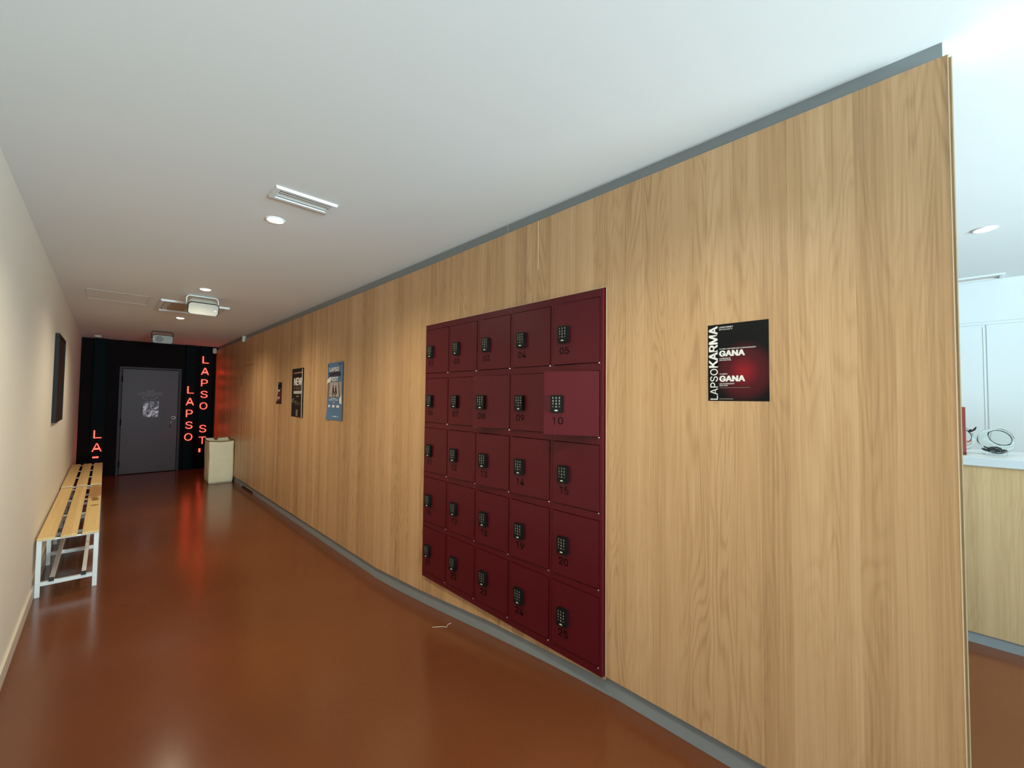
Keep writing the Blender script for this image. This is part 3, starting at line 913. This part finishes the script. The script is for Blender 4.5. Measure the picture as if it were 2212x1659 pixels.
# ------------------------------------------------------------------ ceiling speakers
def speaker(loc, tilt, label, grey, roll=0.0):
    t = thing('wall_speaker', loc, label, 'speaker', 'bracket mounted speakers under the ceiling')
    w, h, dp = 0.262, 0.135, 0.15
    R = Matrix.Rotation(tilt, 4, 'X')
    def place(bm): bmesh.ops.transform(bm, matrix=Matrix.Translation(loc) @ R, verts=bm.verts[:])
    bm = BM()
    rings = []
    for f, y in ((1.0, 0.004), (1.0, 0.03), (0.94, 0.08), (0.84, 0.12), (0.70, dp)):
        pts = round_rect(w * f, h * f, 0.034 * f, 5)
        rings.append([bm.verts.new((x, y, z)) for x, z in pts])
    for a, c in zip(rings[:-1], rings[1:]):
        for k in range(len(a)): bm.faces.new((a[k], a[(k + 1) % len(a)], c[(k + 1) % len(a)], c[k]))
    bm.faces.new(rings[0]); bm.faces.new(rings[-1][::-1])
    place(bm); obj('cabinet', bm, M['speaker_body'], t, smooth=False, bevel=0.0)
    bm = BM(); prism(bm, round_rect(w * 1.03, h * 1.05, 0.037, 6), 'Y', -0.004, 0.006); place(bm)
    obj('front_seam', bm, M['charcoal'], t)
    bm = BM(); prism(bm, round_rect(w * 0.975, h * 0.955, 0.031, 6), 'Y', -0.012, -0.001); place(bm)
    gr = obj('front_grille', bm, M['grille_grey'] if grey else M['grille'], t, bevel=0.004)
    bx = -0.115 if grey else 0.098
    bm = BM(); box(bm, bx - 0.008, bx + 0.014, -0.0145, -0.011, -0.012, 0.006); place(bm)
    obj('badge', bm, M['white_metal'], t)
    if grey:
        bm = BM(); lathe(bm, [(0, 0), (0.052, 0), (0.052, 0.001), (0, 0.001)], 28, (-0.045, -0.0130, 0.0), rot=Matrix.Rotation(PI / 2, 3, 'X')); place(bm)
        obj('driver_disc', bm, M['grille_dark'], gr)  # darker disc is the woofer showing through the grille
    bm = BM()
    zc = ZC - 0.004 - loc[2]
    yb = 0.075
    c0 = R.to_3x3() @ Vector((0, yb, 0))
    y_ = loc[1] + c0.y
    pts = []
    hw = w / 2 + 0.006
    z_low = loc[2] + c0.z
    for k in range(7):
        a = PI - PI / 2 * k / 6
        pts.append((loc[0] - hw + 0.03 + 0.03 * math.cos(a), y_, ZC - 0.006 - 0.03 + 0.03 * math.sin(a)))
    for k in range(7):
        a = PI / 2 - PI / 2 * k / 6
        pts.append((loc[0] + hw - 0.03 + 0.03 * math.cos(a), y_, ZC - 0.006 - 0.03 + 0.03 * math.sin(a)))
    pts = [(loc[0] - hw, y_, z_low)] + pts + [(loc[0] + hw, y_, z_low)]
    tube(bm, pts, 0.0058, 8)
    obj('yoke_bracket', bm, M['charcoal'] if grey else M['white_metal'], t, smooth=True)
    return t
speaker((0.706, 5.42, 2.470), math.radians(34), 'cream speaker nearest the camera, in front of the wide ceiling grille', False)
speaker((0.638, 8.95, 2.478), math.radians(15), 'grey speaker farther back, hanging before the black wall', True)

# ------------------------------------------------------------------ ceiling vents
def vent(x0, x1, y0, y1, label, slats, lip=0.026, thick=0.012, group='ceiling grilles'):
    t = thing('ceiling_vent', ((x0 + x1) / 2, (y0 + y1) / 2, ZC), label, 'vent', group)
    bm = BM()
    zi = ZC - thick
    # sloped picture-frame rim
    def ring(i, z): return [(x0 + i, y0 + i, z), (x1 - i, y0 + i, z), (x1 - i, y1 - i, z), (x0 + i, y1 - i, z)]
    lv = [[bm.verts.new(p) for p in q] for q in (ring(0, ZC), ring(0.006, zi), ring(lip, zi), ring(lip, ZC - 0.0005))]
    for a, c in zip(lv[:-1], lv[1:]):
        for k in range(4): bm.faces.new((a[k], a[(k + 1) % 4], c[(k + 1) % 4], c[k]))
    obj('vent_frame', bm, M['vent'], t)
    bm = BM(); box(bm, x0 + lip, x1 - lip, y0 + lip, y1 - lip, ZC - 0.0015, ZC - 0.0003); obj('vent_back', bm, M['vent_in'], t)
    for k in range(slats):
        yc = y0 + lip + (y1 - y0 - 2 * lip) * (k + 0.5) / slats
        bm = BM()
        prism(bm, [(yc - 0.009, ZC - 0.011), (yc - 0.007, ZC - 0.012), (yc + 0.009, ZC - 0.002), (yc + 0.007, ZC - 0.001)], 'X', x0 + lip, x1 - lip)
        obj('slat', bm, M['vent'], t)
    return t
vent(0.575, 0.885, 2.300, 2.448, 'short white slot vent beside the nearest ceiling downlight', 2)
v2 = vent(0.395, 1.035, 5.955, 6.690, 'wide ceiling grille behind the cream speaker', 0, lip=0.03, thick=0.02)
bm = BM(); box(bm, 0.50, 0.66, 6.06, 6.58, ZC - 0.010, ZC - 0.004); obj('filter_panel', bm, M['filter'], v2)
bm = BM(); box(bm, 0.448, 0.458, 6.0, 6.64, ZC - 0.013, ZC - 0.003); obj('divider_bar', bm, M['vent'], v2)
vent(5.150, 5.335, -0.385, 2.2, 'long slot vent above the white cupboard wall of the reception', 4)

# access hatch
bm = BM()
hx0, hx1, hy0, hy1 = -0.19, 0.305, 5.93, 6.50
for (x0, x1, y0, y1) in ((hx0, hx1, hy0, hy0 + 0.006), (hx0, hx1, hy1 - 0.006, hy1), (hx0, hx0 + 0.006, hy0, hy1), (hx1 - 0.006, hx1, hy0, hy1)):
    box(bm, x0, x1, y0, y1, ZC - 0.0015, ZC + 0.001)
hm = mat('hatch_joint', (205, 203, 198), 0.8)
tag(obj('access_hatch', bm, hm, origin=(0.06, 6.2, ZC)), 'faint outline of a ceiling hatch left of the cream speaker', 'hatch')

# ------------------------------------------------------------------ downlights
def downlight(x, y, label, power, r=0.041):
    t = thing('downlight', (x, y, ZC), label, 'lamp', 'recessed ceiling downlights')
    bm = BM(); lathe(bm, [(r, ZC - 0.003), (r + 0.004, ZC - 0.006), (r + 0.012, ZC - 0.004), (r + 0.014, ZC - 0.0002), (r, ZC - 0.0002)], 32, (x, y, 0), close=True)
    obj('trim_ring', bm, M['vent'], t, smooth=True)
    bm = BM(); lathe(bm, [(0, ZC - 0.012), (r * 0.6, ZC - 0.0105), (r * 0.92, ZC - 0.006), (r + 0.002, ZC - 0.0005), (0, ZC - 0.0005)], 32, (x, y, 0))
    obj('lens', bm, M['lens'], t, smooth=True)
    la = bpy.data.lights.new('downlight_glow', 'SPOT')
    la.energy = power; la.color = (0.95, 0.84, 0.62); la.spot_size = math.radians(150); la.spot_blend = 0.9; la.shadow_soft_size = 0.045
    lo = bpy.data.objects.new('downlight_glow', la); COL.objects.link(lo)
    lo.parent = t; lo.location = (0, 0, -0.012)
P_DL = 124.0
downlight(0.693, 2.765, 'warm downlight nearest the camera, beside the short slot vent', P_DL)
downlight(0.673, 5.090, 'warm downlight just in front of the cream speaker', P_DL)
downlight(0.690, 7.235, 'warm downlight between the two ceiling speakers', P_DL)
downlight(3.785, -0.205, 'downlight over the reception counter, past the partition end', 30.0, 0.042)
downlight(0.690, 0.650, 'added unseen warm downlight overhead, nearest the entrance', 105.0)  # added out of view to brighten the wood wall

# ------------------------------------------------------------------ detectors
bm = BM(); lathe(bm, [(0, ZC - 0.034), (0.03, ZC - 0.034), (0.046, ZC - 0.026), (0.055, ZC - 0.008), (0.055, ZC - 0.0005), (0, ZC - 0.0005)], 24, (-0.145, 10.55, 0))
tag(obj('smoke_detector', bm, M['speaker_body'], origin=(-0.145, 10.55, ZC), smooth=True), 'round white smoke detector on ceiling above the left letter sign', 'detector')
t = thing('motion_sensor', (1.69, 8.47, 2.54), 'small white sensor at ceiling line above the flush oak door', 'sensor')
bm = BM(); box(bm, 1.665, 1.7215, 8.445, 8.50, 2.50, 2.602); obj('sensor_body', bm, M['speaker_body'], t, bevel=0.008)
bm = BM(); box(bm, 1.6635, 1.668, 8.452, 8.478, 2.51, 2.56); obj('sensor_lens', bm, M['vent'], t, bevel=0.002)
t = thing('corner_sensor', (1.65, 10.98, 2.52), 'rounded white sensor in the corner above the tall letter sign', 'sensor')
bm = BM(); lathe(bm, [(0, -0.058), (0.03, -0.056), (0.038, -0.04), (0.038, 0.045), (0.03, 0.056), (0, 0.058)], 20, (1.655, 10.965, 2.524))
obj('sensor_body', bm, M['speaker_body'], t, smooth=True)
bm = BM(); tube(bm, [(1.655, 10.99, 2.524), (1.70, 11.02, 2.53)], 0.012, 10); obj('mount_arm', bm, M['vent'], t)

# white thread lying on the ramp near the plinth
def on_floor(x, y, lift=0.0015): return (x, y, zf(y) + lift)
bm = BM()
def bez(p0, p1, p2, p3, n=10): return [((1 - s) ** 3 * p0[0] + 3 * (1 - s) ** 2 * s * p1[0] + 3 * (1 - s) * s * s * p2[0] + s ** 3 * p3[0], (1 - s) ** 3 * p0[1] + 3 * (1 - s) ** 2 * s * p1[1] + 3 * (1 - s) * s * s * p2[1] + s ** 3 * p3[1]) for s in [k / n for k in range(n + 1)]]
path = bez((1.545, 2.300), (1.57, 2.27), (1.585, 2.27), (1.60, 2.235)) + bez((1.60, 2.235), (1.60, 2.20), (1.625, 2.27), (1.655, 2.245))[1:]
tube(bm, [on_floor(x, y) for x, y in path], 0.0013, 6)
tag(obj('thread_scrap', bm, M['thread'], origin=on_floor(1.6, 2.25, 0)), 'scrap of white thread on the brown floor below the lockers', 'thread')

# ------------------------------------------------------------------ reception side
bm = BM(); box(bm, XR + 0.02, XR + 0.14, YB - 0.1, 3.1, -0.25, ZC)
struct(obj('wall_reception', bm, M['plaster']))
bm = BM(); box(bm, 1.90, XR + 0.14, 3.0, 3.12, -0.25, ZC)
struct(obj('wall_back', bm, M['plaster']))

cb = thing('storage_cupboard', (XR, 0.3, ZN), 'tall white built in cupboard wall behind the counter', 'cupboard')
bm = BM(); box(bm, XR + 0.003, XR + 0.02, -2.4, 2.99, ZN, ZC - 0.001); obj('carcass', bm, M['carcass'], cb)
bm = BM(); box(bm, XR - 0.001, XR + 0.012, -2.4, 2.99, 2.258, ZC - 0.001); obj('fascia', bm, M['cupboard'], cb)
bm = BM(); box(bm, XR - 0.002, XR + 0.012, -2.4, 2.99, 2.233, 2.2555); obj('top_rail', bm, M['cupboard'], cb)
for ya, yb in ((-2.395, -1.36), (-1.352, -0.284), (-0.2735, 0.78), (0.788, 1.84), (1.848, 2.985)):
    bm = BM(); box(bm, XR, XR + 0.014, ya, yb, ZN + 0.05, 2.230); dr = obj('cupboard_door', bm, M['cupboard'], cb)
    bm = BM(); box(bm, XR - 0.003, XR + 0.002, ya + 0.0005, ya + 0.010, ZN + 0.06, 2.214); obj('edge_pull', bm, M['vent'], dr)

rc = thing('reception_counter', (3.9, 0.0, ZN), 'oak fronted reception counter with a pale grey worktop, seen past the partition', 'counter')
bm = BM(); box(bm, 3.606, 4.16, -1.75, 2.2, ZN + 0.062, 1.20); obj('front_panel', bm, M['wood_pale'], rc)
bm = BM(); box(bm, 3.616, 4.15, -1.74, 2.19, ZN, ZN + 0.062); obj('plinth', bm, M['grey'], rc)
bm = BM(); box(bm, 3.588, 4.20, -1.77, 2.22, 1.20, 1.25); obj('worktop', bm, M['worktop'], rc, bevel=0.003)

mb = thing('menu_board', (3.71, -0.03, 1.25), 'upright brick red board on the counter beside the partition edge', 'board')
bm = BM(); box(bm, 3.700, 3.712, -0.104, 0.10, 1.258, 1.536); obj('panel', bm, M['red_board'], mb, bevel=0.002)
bm = BM(); box(bm, 3.694, 3.735, -0.104, 0.10, 1.25, 1.266); obj('foot', bm, mat('dark_red_foot', (112, 36, 26), 0.4), mb, bevel=0.002)

def jar(c, axis, label, R_=0.084, mouth=0.054):
    """Squat tilted glass candy jar: outer and inner wall with a rolled mouth, axis towards the mouth."""
    t = thing('candy_jar', (c[0], c[1], 1.25), label, 'jar')
    q = Vector((0, 0, 1)).rotation_difference(Vector(axis).normalized()).to_matrix()
    outer = []
    for k in range(19):
        a = -PI / 2 + (PI * 0.5 + math.acos(mouth / R_)) * k / 18
        outer.append((R_ * math.cos(a), R_ * 0.82 * math.sin(a)))
    outer[0] = (0.0, outer[0][1])
    top = outer[-1]
    rim_ = [(top[0] + 0.006, top[1] + 0.006), (top[0] + 0.004, top[1] + 0.012), (top[0] - 0.004, top[1] + 0.010)]
    inner = [(max(0.0, r - 0.005), z + (0.004 if z < 0 else -0.002)) for r, z in outer[::-1]]
    bm = BM(); lathe(bm, outer + rim_ + inner, 40, c, rot=q)
    obj('glass_body', bm, M['glass'], t, smooth=True)
    bm = BM(); box(bm, c[0] - 0.03, c[0] + 0.03, c[1] - 0.045, c[1] + 0.045, 1.2502, c[2] - R_ * 0.80)
    obj('glass_foot', bm, M['glass'], t, bevel=0.002)
    return t
j1 = jar((3.872, -0.068, 1.334), (-0.75, -0.25, 0.45), 'glass jar of salmon wrapped sweets behind the red board', 0.080)
j2 = jar((3.862, -0.228, 1.330), (-0.78, -0.30, 0.50), 'tilted open glass jar holding dark goods, right end of the counter items', 0.078)
def blob(bm, c, s, seg=10):
    prof = [(0, -1), (0.6, -0.8), (0.95, -0.3), (0.95, 0.3), (0.6, 0.8), (0, 1)]
    q = Matrix.Rotation(random.uniform(0, 6), 3, 'Z') @ Matrix.Rotation(random.uniform(0, 3), 3, 'X')
    lathe(bm, [(r * s[0], z * s[1]) for r, z in prof], seg, c, rot=q)
k = 0
for iz in range(3):
    rad = (0.040, 0.052, 0.045)[iz]
    for ia in range((5, 7, 6)[iz]):
        a = 2 * PI * ia / (5, 7, 6)[iz] + iz * 0.5
        bm = BM()
        c = (3.872 + rad * 0.82 * math.cos(a), -0.068 + rad * 0.82 * math.sin(a), 1.290 + 0.026 * iz)
        blob(bm, c, (0.011, 0.015))
        tag(obj('sweet', bm, M['candy'] if (k % 3) else M['candy_pale'], origin=c, smooth=True),
            'wrapped sweet in the glass jar behind the red board', 'sweet', 'wrapped sweets in the jar')
        k += 1
hc = [(3.835, -0.215, 1.276), (3.86, -0.250, 1.275), (3.845, -0.190, 1.279), (3.875, -0.225, 1.277), (3.83, -0.245, 1.277), (3.862, -0.200, 1.290), (3.842, -0.232, 1.292)]
for i, c in enumerate(hc):
    bm = BM()
    rx, rz = (0.020, 0.008) if i % 2 else (0.017, 0.010)
    a0 = random.uniform(0, 3)
    pts = []
    for k in range(20):
        a = 2 * PI * k / 20
        v = Matrix.Rotation(a0, 3, 'Z') @ Vector((rx * math.cos(a), rx * 0.8 * math.sin(a), rz * 0.5 * math.sin(2 * a)))
        pts.append(Vector(c) + v)
    tube(bm, pts, 0.0048, 8, closed=True)
    tag(obj('hair_tie', bm, M['tray'], origin=c, smooth=True), 'dark elastic loop lying in the open tilted jar', 'hair tie', 'dark loops in the tilted jar')
bm = BM()
prism(bm, [(-0.112, 1.388), (-0.126, 1.402), (-0.131, 1.396), (-0.148, 1.418), (-0.1505, 1.414), (-0.146, 1.398), (-0.133, 1.386), (-0.120, 1.380)], 'X', 3.79, 3.802)
tag(obj('claw_clip', bm, M['black_plastic'], origin=(3.796, -0.13, 1.38), bevel=0.001), 'small black pointed clip perched on the sweets jar', 'clip')

# ------------------------------------------------------------------ shop front behind the camera (source of the daylight)
bm = BM()
box(bm, XL - 0.1, XR + 0.14, YB - 0.12, YB, ZN - 0.3, ZN + 0.12); box(bm, XL - 0.1, XR + 0.14, YB - 0.12, YB, 2.5, ZC)
box(bm, XL - 0.1, -0.1, YB - 0.12, YB, ZN + 0.12, 2.5); box(bm, 5.2, XR + 0.14, YB - 0.12, YB, ZN + 0.12, 2.5)
struct(obj('wall_front', bm, M['plaster']))
bm = BM()
for xx in (-0.1, 1.23, 2.56, 3.89, 5.15): box(bm, xx, xx + 0.05, YB - 0.08, YB - 0.03, ZN + 0.12, 2.5)
box(bm, -0.1, 5.2, YB - 0.08, YB - 0.03, 2.45, 2.5); box(bm, -0.1, 5.2, YB - 0.08, YB - 0.03, ZN + 0.12, ZN + 0.17)
struct(obj('window_1', bm, M['alu']))

# ------------------------------------------------------------------ light
wd = bpy.data.worlds.new('world'); S.world = wd; wd.use_nodes = True
bg = wd.node_tree.nodes['Background']
bg.inputs[0].default_value = (0.72, 0.87, 1.0, 1); bg.inputs[1].default_value = 2.0
for xa, xb, pw, tilt, spr in ((0.9, 1.72, 450, 128, 115), (1.72, 3.3, 165, 126, 120)):
    al = bpy.data.lights.new('daylight_window', 'AREA')
    al.shape = 'RECTANGLE'; al.size = xb - xa; al.size_y = 2.1; al.energy = pw; al.color = (0.63, 0.89, 1.0); al.spread = math.radians(spr)
    ao = bpy.data.objects.new('daylight_window', al); COL.objects.link(ao)
    ao.location = ((xa + xb) / 2, YB + 0.02, 1.42); ao.rotation_euler = (math.radians(tilt), 0, 0)

# ------------------------------------------------------------------ camera
cam = bpy.data.cameras.new('camera'); co = bpy.data.objects.new('camera', cam); COL.objects.link(co)
rt = Vector((0.71663, -0.69738, 0.01057)); up = Vector((-0.03217, -0.01791, 0.99932)); fw = Vector((0.69671, 0.71648, 0.03527))
mw = Matrix(((rt.x, up.x, -fw.x, 0), (rt.y, up.y, -fw.y, 0), (rt.z, up.z, -fw.z, 1.557), (0, 0, 0, 1)))
co.matrix_world = mw
cam.sensor_fit = 'HORIZONTAL'; cam.sensor_width = 36.0; cam.lens = 900.0 / 2212.0 * 36.0
cam.clip_start = 0.02
S.camera = co

S.view_settings.view_transform = 'Standard'; S.view_settings.look = 'None'
S.view_settings.gamma = 1.0; S.view_settings.exposure = 0.0; S.view_settings.use_curve_mapping = False
S.cycles.max_bounces = 12; S.cycles.diffuse_bounces = 7; S.cycles.glossy_bounces = 5; S.cycles.transmission_bounces = 10
S.cycles.sample_clamp_indirect = 6.0
S.cycles.use_denoising = True
